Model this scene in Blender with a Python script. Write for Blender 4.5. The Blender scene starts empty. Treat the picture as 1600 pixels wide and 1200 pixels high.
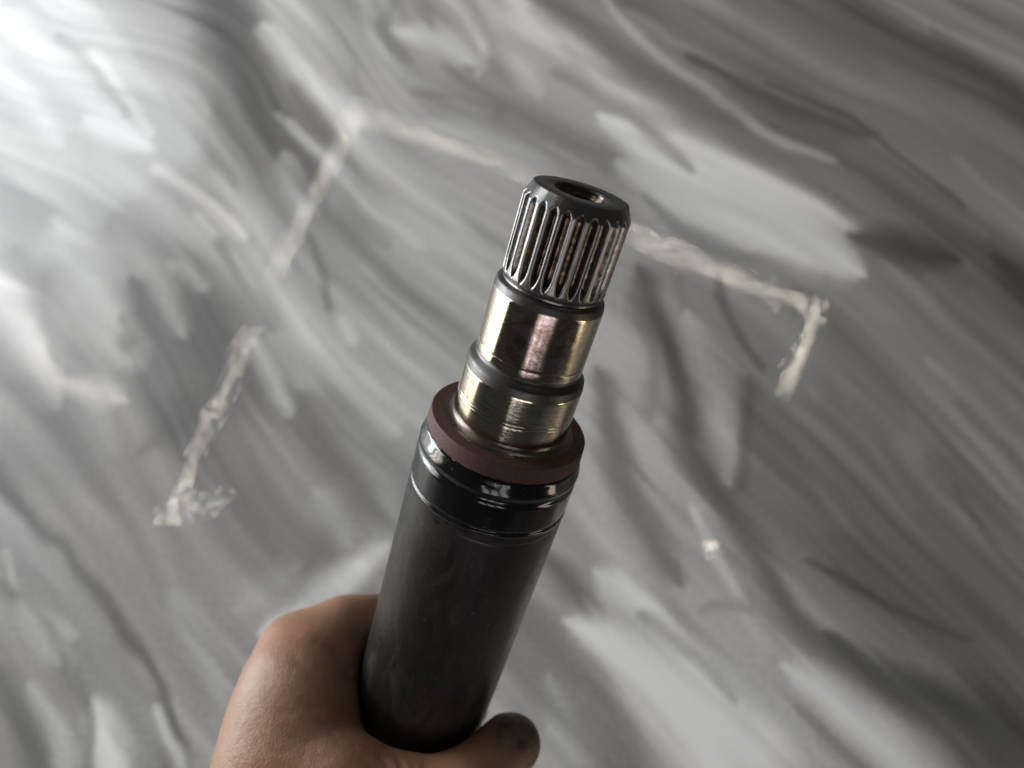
import bpy, math, random
import numpy as np
from mathutils import Matrix, Vector
random.seed(7); rng = np.random.default_rng(11)
sc = bpy.context.scene
COL = sc.collection
MM = 0.001

# ------------------------------------------------------------------ camera
PITCH = math.radians(65.0); CAM_H = 0.589
cd = bpy.data.cameras.new('camera'); cam = bpy.data.objects.new('camera', cd); COL.objects.link(cam)
cam.location = (0, 0, CAM_H); cam.rotation_euler = (math.radians(90) - PITCH, 0, 0)
cd.sensor_width = 36.0; cd.lens = 36.0 * 1100 / 1600
cd.clip_start = 0.01; cd.clip_end = 60
cd.dof.use_dof = True; cd.dof.focus_distance = 0.185; cd.dof.aperture_fstop = 9.0
sc.camera = cam
# matrix taking "arm frame" millimetres (x right, y up, z back) to world metres
W = Matrix.Translation((0, 0, CAM_H)) @ Matrix.Rotation(math.radians(90) - PITCH, 4, 'X') @ Matrix.Scale(MM, 4)
Wn = np.array(W)

# ------------------------------------------------------------------ light
wd = bpy.data.worlds.new('World'); sc.world = wd; wd.use_nodes = True
bg = wd.node_tree.nodes['Background']; bg.inputs[0].default_value = (0.96, 0.93, 0.92, 1); bg.inputs[1].default_value = 0.024
sc.view_settings.view_transform = 'Standard'; sc.view_settings.look = 'None'
sc.view_settings.exposure = 0.66; sc.view_settings.gamma = 1.0

def area(name, loc, target, sx, sy, radiance, col=(1, 1, 1), spread=180, flat_z=None):
    l = bpy.data.lights.new(name, 'AREA'); l.shape = 'RECTANGLE'; l.size = sx; l.size_y = sy
    l.energy = radiance * sx * sy * math.pi; l.color = col; l.spread = math.radians(spread)
    o = bpy.data.objects.new(name, l); COL.objects.link(o); o.location = loc
    if flat_z is not None: o.rotation_euler = (0, 0, flat_z)
    else: o.rotation_euler = (Vector(target) - Vector(loc)).to_track_quat('-Z', 'Y').to_euler()
    return o
SH = (-0.02, 0.13, 0.40)      # about where the shaft stands
DAY = (.93, .97, 1.0); WARM = (1, .94, .80)
# unseen light panels added on the left, spaced to streak the polished metal
for (y0, y1, rad, c) in ((-.10, -.03, 4.5, WARM), (.00, .10, 7.0, WARM), (.16, .25, 10.0, WARM), (.36, .64, 12.5, DAY), (.71, .99, 12.5, DAY), (1.06, 1.38, 12.5, DAY)):
    area('left_panel', (-1.80, (y0 + y1) / 2, .53), (0, (y0 + y1) / 2, .53), y1 - y0, .98, rad, c)
area('window_left', (-2.2, 2.3, 1.75), (0, .4, 0), 1.3, 1.0, 3.6, DAY)
# window behind the viewer: three lights between glazing bars
for k in (-1, 0, 1):
    area('window_pane', (-.10 + k * .52, -2.3, 1.43), (-.10 + k * .52, 0, 1.31), .34, .95, 2.0, (1, .95, .98))
area('warm_panel_right', (.95, -.42, .27), (0, .1, .27), .13, .50, 3.0, (1, .84, .58))  # unseen warm panel, added for the gold reflection on the journals' right side
area('light_gap', (-1.307, 0.772, 2.300), None, 0.235, 0.009, 66, (1, 0.89, 0.74), flat_z=-2.7351)
area('light_gap', (-1.327, 1.165, 2.300), None, 0.923, 0.010, 66, (1, 0.89, 0.74), flat_z=1.3249)
area('light_gap', (-1.010, 2.476, 2.300), None, 1.133, 0.011, 59, (1, 0.89, 0.74), flat_z=1.2830)
area('light_gap', (-0.425, 2.801, 2.300), None, 0.955, 0.012, 59, (1, 0.89, 0.74), flat_z=-0.4745)
area('light_gap', (1.053, 1.949, 2.300), None, 0.919, 0.011, 94, (1, 0.89, 0.74), flat_z=-0.4622)
area('light_gap', (1.353, 1.530, 2.300), None, 0.502, 0.010, 89, (1, 0.89, 0.74), flat_z=-2.0637)
area('light_gap', (0.321, 2.368, 2.300), None, 0.771, 0.011, 43, (1, 0.89, 0.74), flat_z=-0.5887)
area('light_gap', (0.821, 0.611, 2.300), None, 0.047, 0.037, 66, (1, 0.89, 0.74), flat_z=0.0000)


# ------------------------------------------------------------------ helpers
def tag(o, label=None, cat=None, group=None, kind=None):
    if label: o['label'] = label
    if cat: o['category'] = cat
    if group: o['group'] = group
    if kind: o['kind'] = kind
    return o

def mesh_obj(name, verts, faces, mat, parent=None, smooth=True, uvs=None):
    me = bpy.data.meshes.new(name)
    verts = np.asarray(verts, np.float32)
    me.from_pydata([tuple(v) for v in verts.tolist()], [], [tuple(f) for f in faces])
    if uvs is not None:
        uvl = me.uv_layers.new(name='UVMap')
        li = np.empty(len(me.loops), np.int32); me.loops.foreach_get('vertex_index', li)
        uvl.data.foreach_set('uv', np.asarray(uvs, np.float32)[li].ravel())
    if smooth: me.polygons.foreach_set('use_smooth', [True] * len(me.polygons))
    me.materials.append(mat); me.update()
    o = bpy.data.objects.new(name, me); COL.objects.link(o)
    if parent: o.parent = parent
    return o

class NT:
    def __init__(s, name):
        s.m = bpy.data.materials.new(name); s.m.use_nodes = True
        s.t = s.m.node_tree; s.b = s.t.nodes['Principled BSDF']
    def n(s, typ, **kw):
        nd = s.t.nodes.new(typ)
        for k, v in kw.items():
            if k in nd.inputs.keys() and not hasattr(nd, k): nd.inputs[k].default_value = v
            elif hasattr(nd, k): setattr(nd, k, v)
            else: nd.inputs[k].default_value = v
        return nd
    def l(s, a, b): s.t.links.new(a, b)
    def noise(s, vec, scale, detail=4, rough=.6, dist=0):
        nd = s.t.nodes.new('ShaderNodeTexNoise'); nd.inputs['Scale'].default_value = scale
        nd.inputs['Detail'].default_value = detail; nd.inputs['Roughness'].default_value = rough
        nd.inputs['Distortion'].default_value = dist
        if vec is not None: s.l(vec, nd.inputs['Vector'])
        return nd.outputs['Fac']
    def ramp(s, fac, stops):
        nd = s.t.nodes.new('ShaderNodeValToRGB'); e = nd.color_ramp.elements
        while len(e) < len(stops): e.new(0.5)
        for k, (p, c) in enumerate(stops):
            e[k].position = p; e[k].color = c if len(c) == 4 else (*c, 1)
        s.l(fac, nd.inputs[0]); return nd.outputs[0]
    def mapping(s, vec, scale):
        nd = s.t.nodes.new('ShaderNodeMapping'); nd.inputs['Scale'].default_value = scale
        s.l(vec, nd.inputs['Vector']); return nd.outputs[0]
    def mix(s, fac, a, b, mode='MIX'):
        nd = s.t.nodes.new('ShaderNodeMix'); nd.data_type = 'RGBA'; nd.blend_type = mode
        for sock, v in ((nd.inputs[0], fac), (nd.inputs[6], a), (nd.inputs[7], b)):
            if hasattr(v, 'is_linked'): s.l(v, sock)
            elif isinstance(v, (tuple, list)): sock.default_value = (*v, 1) if len(v) == 3 else v
            else: sock.default_value = v
        return nd.outputs[2]
    def math(s, op, a, b=0.0):
        nd = s.t.nodes.new('ShaderNodeMath'); nd.operation = op
        for sock, v in ((nd.inputs[0], a), (nd.inputs[1], b)):
            if hasattr(v, 'is_linked'): s.l(v, sock)
            else: sock.default_value = v
        return nd.outputs[0]
    def bump(s, h, strength, dist):
        nd = s.t.nodes.new('ShaderNodeBump'); nd.inputs['Strength'].default_value = strength
        nd.inputs['Distance'].default_value = dist; s.l(h, nd.inputs['Height']); return nd
    def set(s, **kw):
        for k, v in kw.items():
            k = k.replace('_', ' ')
            if hasattr(v, 'is_linked'): s.l(v, s.b.inputs[k])
            elif isinstance(v, tuple) and len(s.b.inputs[k].default_value) == 4: s.b.inputs[k].default_value = (*v, 1)
            else: s.b.inputs[k].default_value = v

# ------------------------------------------------------------------ floor (poured marbled resin)
# veins: (points (x mm, y mm, half width mm), tone, tint, opacity, softness)
VEINS = [
 ([(-445,301,77.9),(-309,200,103.2),(-199,101,84.9),(-121,52,43.6)], 0.47, (1.015,0.992,1.0), 0.8, 1.0),
 ([(347,742,133.1),(475,637,134.0),(507,473,122.5)], 0.43, (1.015,0.992,1.0), 0.85, 1.0),
 ([(319,301,129.8),(332,177,137.4),(360,76,111.1)], 0.42, (1.015,0.992,1.0), 0.85, 1.0),
 ([(-101,387,68.5),(-36,301,58.4),(-115,237,43.6)], 0.6, (0.985,1.008,0.998), 0.8, 1.0),
 ([(-567,731,132.4),(-446,552,97.9)], 0.7, (0.985,1.0,1.02), 0.7, 1.0),
 ([(92,329,59.4),(79,212,49.0),(69,122,40.2)], 0.62, (1,1,1), 0.85, 0.9),
 ([(-379,835,36.6),(-313,699,32.6),(-267,617,36.7),(-225,556,30.2),(-207,512,14.7)], 0.33, (1.015,0.992,1.0), 0.97, 0.6),
 ([(-325,593,18.5),(-306,538,17.9)], 0.47, (1.015,0.992,1.0), 0.7, 0.8),
 ([(-173,499,21.9),(-147,461,18.6)], 0.46, (0.985,1.008,0.998), 0.8, 0.9),
 ([(-341,364,24.3),(-300,329,39.6),(-267,281,38.4),(-290,249,31.4)], 0.4, (1.015,0.992,1.0), 0.85, 0.7),
 ([(-363,627,7.8),(-315,561,9.1),(-272,507,7.3)], 0.55, (1,1,1), 0.5, 0.8),
 ([(-608,765,13.5),(-541,694,14.6),(-472,627,11.8),(-407,577,6.9)], 0.78, (0.985,1.0,1.02), 0.8, 1.0),
 ([(-614,709,11.5),(-555,637,12.6),(-501,575,9.2)], 0.8, (0.985,1.0,1.02), 0.6, 0.8),
 ([(-497,712,4.9),(-457,657,6.4),(-401,587,4.6)], 0.8, (1,1,1), 0.7, 0.9),
 ([(-539,742,5.8),(-485,678,4.8),(-431,608,3.9)], 0.55, (1,1,1), 0.6, 0.8),
 ([(-465,598,10.0),(-432,579,11.5),(-397,565,6.1)], 0.84, (0.985,1.0,1.02), 0.6, 0.8),
 ([(-379,532,6.0),(-330,490,6.5),(-285,444,7.8)], 0.78, (1.015,0.992,1.0), 0.8, 0.9),
 ([(-333,469,3.6),(-304,437,2.8)], 0.75, (1,1,1), 0.7, 0.8),
 ([(-534,543,22.5),(-494,499,21.9),(-458,465,17.9)], 0.66, (1.015,0.992,1.0), 0.5, 0.9),
 ([(-550,525,10.4),(-494,473,8.6),(-456,433,9.9),(-403,402,6.9)], 0.52, (1.015,0.992,1.0), 0.5, 0.9),
 ([(-341,409,4.9),(-303,381,4.1)], 0.8, (1,1,1), 0.5, 0.8),
 ([(-449,429,21.1),(-406,364,21.6),(-360,311,14.4)], 0.74, (0.985,1.008,0.998), 0.85, 0.6),
 ([(-401,449,9.9),(-350,394,9.6),(-316,336,8.0)], 0.66, (1,1,1), 0.6, 0.8),
 ([(-502,372,20.3),(-458,315,19.6),(-427,268,12.7)], 0.78, (1.015,0.992,1.0), 0.8, 0.9),
 ([(-494,417,8.4),(-463,364,9.5),(-430,301,5.8)], 0.48, (1.015,0.992,1.0), 0.6, 0.7),
 ([(-419,275,6.4),(-382,268,14.0),(-360,262,6.3)], 0.8, (1.015,0.992,1.0), 0.5, 0.8),
 ([(-362,322,8.5)], 0.42, (1.015,0.992,1.0), 0.6, 0.9),
 ([(-375,350,4.0),(-350,315,5.2),(-337,275,5.7)], 0.47, (1.015,0.992,1.0), 0.6, 0.8),
 ([(-295,811,17.2),(-256,753,18.4),(-196,699,14.7)], 0.58, (1,1,1), 0.5, 0.9),
 ([(-293,742,10.0),(-242,673,12.0),(-174,589,11.5),(-109,514,10.3),(-53,457,7.9),(0,409,6.9)], 0.78, (1,1,1), 0.75, 0.7),
 ([(-151,565,13.7),(-81,494,14.6),(-6,421,14.0)], 0.55, (0.985,1.008,0.998), 0.65, 0.8),
 ([(-243,598,4.6),(-194,543,5.2)], 0.66, (1,1,1), 0.5, 0.8),
 ([(-316,525,5.9),(-284,473,8.6),(-246,425,11.2)], 0.66, (0.985,1.008,0.998), 0.6, 0.8),
 ([(-278,421,11.2),(-236,375,19.0),(-195,325,25.0),(-154,275,19.1),(-115,233,9.9)], 0.7, (0.985,1.008,0.998), 0.85, 0.7),
 ([(-300,433,5.6),(-266,387,6.8),(-234,343,9.3)], 0.46, (1,1,1), 0.55, 0.8),
 ([(-205,445,2.8),(-191,408,4.2),(-175,361,3.4)], 0.44, (1,1,1), 0.8, 0.7),
 ([(-160,343,5.3),(-151,322,5.3)], 0.74, (0.985,1.008,0.998), 0.7, 0.7),
 ([(-239,538,10.5),(-223,499,10.2),(-213,473,5.8)], 0.66, (0.985,1.008,0.998), 0.7, 0.7),
 ([(-125,449,14.2),(-76,387,20.5),(-24,329,19.8)], 0.56, (0.985,1.008,0.998), 0.5, 0.9),
 ([(-259,608,3.9),(-210,556,6.0),(-162,499,5.1),(-98,433,4.9)], 0.7, (0.985,1.008,0.998), 0.45, 0.8),
 ([(-224,823,13.8),(-187,765,11.8),(-151,699,9.8),(-99,647,7.9),(-43,613,7.8)], 0.56, (1,1,1), 0.7, 0.7),
 ([(-195,811,6.0),(-161,737,6.6),(-126,683,7.3),(-73,642,5.5),(-29,617,4.7)], 0.72, (1,1,1), 0.6, 0.7),
 ([(-123,742,13.3),(-84,729,19.8),(-57,704,13.1)], 0.74, (1,1,1), 0.9, 0.7),
 ([(-88,811,6.9),(-51,765,7.6),(-32,715,6.6),(-36,678,4.8)], 0.7, (1,1,1), 0.6, 0.7),
 ([(-64,811,5.2),(-27,748,5.8),(-16,688,5.7),(0,657,4.8)], 0.5, (1.015,0.992,1.0), 0.7, 0.7),
 ([(-149,799,6.8),(-151,748,6.7),(-121,699,6.5)], 0.5, (1,1,1), 0.7, 0.7),
 ([(-106,647,5.5),(-58,637,5.5),(0,593,6.9),(48,534,6.7),(68,499,6.6)], 0.48, (1.015,0.992,1.0), 0.65, 0.7),
 ([(-71,589,15.4),(-7,552,18.1),(54,507,14.7)], 0.7, (0.985,1.008,0.998), 0.5, 0.8),
 ([(-32,799,12.0),(0,720,13.2),(22,657,11.2)], 0.7, (1,1,1), 0.5, 0.8),
 ([(0,799,13.7),(46,729,18.2),(97,676,17.7),(145,619,18.7),(197,568,20.5),(260,520,20.7),(309,486,20.3),(351,461,15.7),(386,436,6.3)], 0.78, (1,1,1), 0.92, 0.4),
 ([(107,598,10.8),(173,535,28.4),(236,490,33.5),(296,449,27.0),(340,406,11.1)], 0.8, (0.985,1.008,0.998), 0.8, 0.6),
 ([(131,525,14.8),(187,473,23.1),(259,425,21.0),(331,394,9.6)], 0.76, (0.985,1.008,0.998), 0.7, 0.7),
 ([(52,667,6.4),(102,627,7.8),(149,589,9.2),(181,552,8.3),(199,525,4.5)], 0.5, (1.015,0.992,1.0), 0.75, 0.7),
 ([(0,608,7.8),(35,570,6.8),(76,543,6.7)], 0.56, (1,1,1), 0.5, 0.8),
 ([(24,776,5.1),(54,731,5.0),(75,678,4.8)], 0.58, (1,1,1), 0.4, 0.8),
 ([(44,817,19.0),(114,718,19.7),(183,642,19.0),(254,575,14.5),(315,520,12.6),(354,478,12.3),(392,439,15.5)], 0.44, (1.015,0.992,1.0), 0.9, 0.4),
 ([(116,817,6.0),(143,744,6.7),(207,662,6.4),(259,608,6.2),(299,568,5.3),(347,543,4.5)], 0.66, (1,1,1), 0.85, 0.6),
 ([(149,776,5.1),(199,726,5.0),(260,667,4.0)], 0.58, (1,1,1), 0.6, 0.7),
 ([(211,699,7.3),(258,657,9.6),(324,610,13.2),(379,581,10.7),(400,577,4.6)], 0.33, (1.015,0.992,1.0), 0.9, 0.6),
 ([(295,657,4.0),(340,622,3.1),(385,593,3.1),(419,553,3.0),(452,513,2.9),(465,497,4.4),(473,482,2.2)], 0.3, (0.985,1.008,0.998), 0.85, 0.6),
 ([(370,552,7.5),(422,507,8.8),(474,449,8.5)], 0.52, (1,1,1), 0.6, 0.8),
 ([(486,543,4.5),(512,490,5.1),(539,449,4.3)], 0.52, (1.015,0.992,1.0), 0.6, 0.8),
 ([(369,482,7.2),(426,441,9.9),(482,387,9.6)], 0.47, (1,1,1), 0.6, 0.8),
 ([(354,441,9.9),(390,429,19.0),(423,419,15.4),(444,413,5.6)], 0.28, (0.985,1.008,0.998), 0.92, 0.7),
 ([(493,402,9.7),(511,379,15.0)], 0.32, (1.015,0.992,1.0), 0.8, 0.8),
 ([(494,811,17.2),(558,753,20.1),(615,688,19.4)], 0.48, (1.015,0.992,1.0), 0.5, 0.9),
 ([(521,731,13.2),(561,657,15.9),(586,598,15.4)], 0.36, (1.015,0.992,1.0), 0.5, 0.9),
 ([(298,776,33.8),(379,709,37.7)], 0.39, (0.985,1.008,0.998), 0.6, 0.9),
 ([(142,492,4.4),(172,461,7.2),(202,433,10.6),(232,417,7.7)], 0.47, (0.985,1.008,0.998), 0.8, 0.8),
 ([(230,449,2.1),(237,429,2.1),(249,417,2.1)], 0.68, (1,1,1), 0.5, 0.8),
 ([(245,417,8.4),(293,394,11.0),(341,379,8.2),(370,343,6.7)], 0.49, (1.015,0.992,1.0), 0.7, 0.7),
 ([(185,394,17.9),(234,343,22.7),(262,288,19.3)], 0.5, (1.015,0.992,1.0), 0.7, 0.8),
 ([(133,387,12.3),(147,329,9.2),(154,275,10.2),(158,218,13.5),(180,163,11.8),(206,111,11.4),(229,64,11.0),(263,31,9.1),(301,-1,12.6),(347,-41,22.3)], 0.33, (1.015,0.992,1.0), 0.9, 0.6),
 ([(77,275,10.2),(90,200,14.6),(108,146,15.2),(127,104,10.2)], 0.36, (1.015,0.992,1.0), 0.85, 0.7),
 ([(125,364,9.5),(132,301,7.8),(122,249,7.5)], 0.44, (1.015,0.992,1.0), 0.6, 0.8),
 ([(204,398,3.4),(212,357,4.0),(219,315,3.9),(228,293,3.2)], 0.35, (1.015,0.992,1.0), 0.85, 0.6),
 ([(166,394,5.5),(179,343,5.3),(192,301,3.9)], 0.44, (1.015,0.992,1.0), 0.6, 0.8),
 ([(176,343,9.3),(182,275,15.3),(188,218,13.5),(192,183,6.0)], 0.66, (1,1,1), 0.85, 0.6),
 ([(242,394,9.6),(263,329,9.2)], 0.5, (1.015,0.992,1.0), 0.5, 0.9),
 ([(216,275,6.4),(206,224,5.6),(202,177,4.8)], 0.37, (1.015,0.992,1.0), 0.7, 0.7),
 ([(155,154,4.1),(169,111,4.6),(182,71,4.4),(196,45,5.4)], 0.7, (1.015,0.992,1.0), 0.85, 0.6),
 ([(131,160,5.9),(149,122,5.7),(161,86,6.7)], 0.55, (1,1,1), 0.7, 0.8),
 ([(154,71,12.2),(196,47,13.0),(218,24,10.7)], 0.58, (1,1,1), 0.8, 0.8),
 ([(26,111,8.0),(47,91,12.4),(59,76,8.9)], 0.38, (1.015,0.992,1.0), 0.85, 0.7),
 ([(38,143,11.7),(69,111,11.4)], 0.58, (1,1,1), 0.6, 0.8),
 ([(81,91,11.2),(103,71,10.0),(130,38,7.0),(157,12,4.2)], 0.8, (0.985,1.008,0.998), 0.9, 0.6),
 ([(61,52,14.2),(99,31,24.7),(136,1,34.6),(165,-35,40.8)], 0.8, (0.985,1.008,0.998), 0.95, 0.6),
 ([(102,66,4.4),(140,38,3.8),(162,12,3.7)], 0.52, (1,1,1), 0.7, 0.7),
 ([(159,33,7.5),(186,10,8.5),(215,-20,6.2),(248,-45,6.1)], 0.6, (0.985,1.008,0.998), 0.8, 0.7),
 ([(220,23,8.5),(249,6,17.9),(277,-20,21.7),(298,-49,21.2)], 0.72, (0.985,1.008,0.998), 0.92, 0.5),
 ([(214,1,3.7),(235,-16,4.1),(259,-39,4.1)], 0.45, (0.985,1.008,0.998), 0.75, 0.7),
 ([(20,66,8.8),(45,38,10.8),(68,6,11.6),(83,-33,12.2)], 0.48, (1.015,0.992,1.0), 0.85, 0.6),
 ([(29,6,12.6),(38,-29,12.3)], 0.64, (0.985,1.008,0.998), 0.7, 0.8),
 ([(0,52,10.9),(15,10,10.6)], 0.5, (1,1,1), 0.6, 0.9),
 ([(248,109,2.3),(277,96,3.4),(309,76,3.3),(340,59,2.7),(362,50,2.2)], 0.32, (0.985,1.008,0.998), 0.85, 0.6),
 ([(258,52,7.6),(297,24,11.7),(339,-3,17.8),(388,-33,30.6)], 0.27, (0.985,1.008,0.998), 0.9, 0.8),
 ([(148,69,2.2),(169,72,3.9),(189,69,2.2)], 0.46, (1,1,1), 0.6, 0.8),
 ([(260,243,5.0),(271,177,6.0),(283,127,5.8)], 0.47, (1,1,1), 0.5, 0.8),
 ([(301,275,3.8),(323,212,4.3),(344,160,4.1)], 0.49, (1.015,0.992,1.0), 0.5, 0.8),
 ([(351,212,6.1),(379,166,5.3),(408,117,4.0)], 0.5, (1.015,0.992,1.0), 0.6, 0.8),
 ([(362,243,5.0),(374,212,7.3),(390,189,4.8)], 0.5, (1,1,1), 0.6, 0.8),
 ([(379,189,9.6),(411,143,8.2),(430,101,7.9)], 0.36, (1.015,0.992,1.0), 0.5, 0.9),
 ([(391,301,3.9),(414,275,4.5),(438,237,4.4),(459,194,4.2)], 0.55, (1.015,0.992,1.0), 0.7, 0.7),
 ([(408,255,4.4),(431,212,4.3),(450,166,4.1)], 0.35, (1.015,0.992,1.0), 0.6, 0.8),
 ([(387,177,2.4),(401,127,2.9),(421,91,2.8)], 0.33, (1.015,0.992,1.0), 0.6, 0.8),
 ([(314,101,28.3),(379,52,32.7)], 0.37, (1.015,0.992,1.0), 0.5, 0.9),
 ([(311,387,5.5),(306,329,4.6),(291,281,3.8)], 0.44, (1,1,1), 0.4, 0.8),
 ([(456,364,8.1),(481,322,9.2),(503,294,7.8)], 0.5, (1,1,1), 0.5, 0.8),
 ([(-459,194,8.5),(-413,152,5.9),(-368,114,5.1),(-321,74,6.1),(-286,40,4.9),(-262,6,3.7),(-243,-37,3.6)], 0.36, (1.015,0.992,1.0), 0.9, 0.6),
 ([(-447,154,12.9),(-396,111,17.1),(-354,71,18.8),(-316,24,16.0),(-280,-16,13.5)], 0.6, (0.985,1.0,1.02), 0.7, 0.7),
 ([(-426,122,2.3),(-406,91,2.8),(-381,76,2.8),(-350,59,2.7)], 0.76, (1,1,1), 0.6, 0.8),
 ([(-416,91,5.1),(-379,71,4.4),(-349,33,4.3),(-321,1,4.2)], 0.44, (1,1,1), 0.7, 0.7),
 ([(-390,71,8.9),(-365,47,8.7)], 0.68, (0.985,1.008,0.998), 0.6, 0.8),
 ([(-368,15,5.3),(-340,-16,7.2),(-324,-41,6.1)], 0.74, (0.985,1.008,0.998), 0.7, 0.7),
 ([(-396,24,8.5),(-367,-7,8.3),(-349,-37,8.1)], 0.42, (1,1,1), 0.7, 0.8),
 ([(-316,1,8.4),(-299,-29,11.3),(-290,-45,10.1)], 0.84, (0.985,1.008,0.998), 0.85, 0.6),
 ([(-339,33,3.2),(-323,1,3.7),(-311,-37,3.1)], 0.48, (0.985,1.008,0.998), 0.7, 0.7),
 ([(-271,6,3.2),(-254,-20,3.1),(-241,-45,4.0)], 0.8, (0.985,1.008,0.998), 0.8, 0.6),
 ([(-262,76,7.8),(-234,33,8.6),(-220,-3,8.4)], 0.62, (0.985,1.008,0.998), 0.5, 0.8),
 ([(-189,66,7.7),(-160,81,14.5),(-133,99,13.6),(-111,117,8.0)], 0.78, (0.985,1.008,0.998), 0.85, 0.6),
 ([(-207,86,11.2),(-189,101,11.3)], 0.62, (0.985,1.008,0.998), 0.5, 0.9),
 ([(-180,294,12.9),(-137,224,14.8),(-116,171,11.9),(-102,138,9.3)], 0.62, (0.985,1.008,0.998), 0.7, 0.8),
 ([(-179,243,16.2),(-157,200,20.6),(-142,160,17.7),(-160,127,13.8)], 0.46, (1.015,0.992,1.0), 0.8, 0.8),
 ([(-242,315,4.6),(-219,275,5.7),(-203,249,3.8)], 0.74, (0.985,1.008,0.998), 0.8, 0.6),
 ([(-378,249,10.0),(-354,212,6.1)], 0.62, (1,1,1), 0.4, 0.9),
 ([(-426,237,31.1),(-368,189,24.1)], 0.45, (1.015,0.992,1.0), 0.5, 0.9),
 ([(-162,166,9.5),(-137,133,6.9)], 0.64, (0.985,1.008,0.998), 0.6, 0.8),
]

def hashgrid(ix, iy, seed):
    h = (ix.astype(np.int64) * 374761393 + iy.astype(np.int64) * 668265263 + seed * 1442695041) & 0x7fffffff
    h = ((h ^ (h >> 13)) * 1274126177) & 0x7fffffff
    return ((h ^ (h >> 16)) & 0xffff) / 65535.0
def vnoise(x, y, seed):
    ix = np.floor(x); iy = np.floor(y); fx = x - ix; fy = y - iy
    fx = fx * fx * (3 - 2 * fx); fy = fy * fy * (3 - 2 * fy)
    a = hashgrid(ix, iy, seed); b = hashgrid(ix + 1, iy, seed); c = hashgrid(ix, iy + 1, seed); d = hashgrid(ix + 1, iy + 1, seed)
    return (a * (1 - fx) + b * fx) * (1 - fy) + (c * (1 - fx) + d * fx) * fy
def fbm(x, y, seed, n=4):
    v = 0; am = .5; t = 0
    for k in range(n):
        v = v + am * vnoise(x, y, seed + k * 17); t += am; x = x * 2.03 + 11.3; y = y * 2.03 + 5.1; am *= .5
    return v / t
def srgb2lin(c): return np.where(c <= .04045, c / 12.92, ((np.maximum(c, 0) + .055) / 1.055) ** 2.4)

def axis_coords(lo, hi, a, b, fine):
    core = np.arange(a, b + fine, fine)
    left = a - np.cumsum(fine * 1.12 ** np.arange(1, 60)); left = left[left > lo][::-1]
    right = core[-1] + np.cumsum(fine * 1.12 ** np.arange(1, 60)); right = right[right < hi]
    return np.concatenate([[lo], left, core, right, [hi]])

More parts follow.
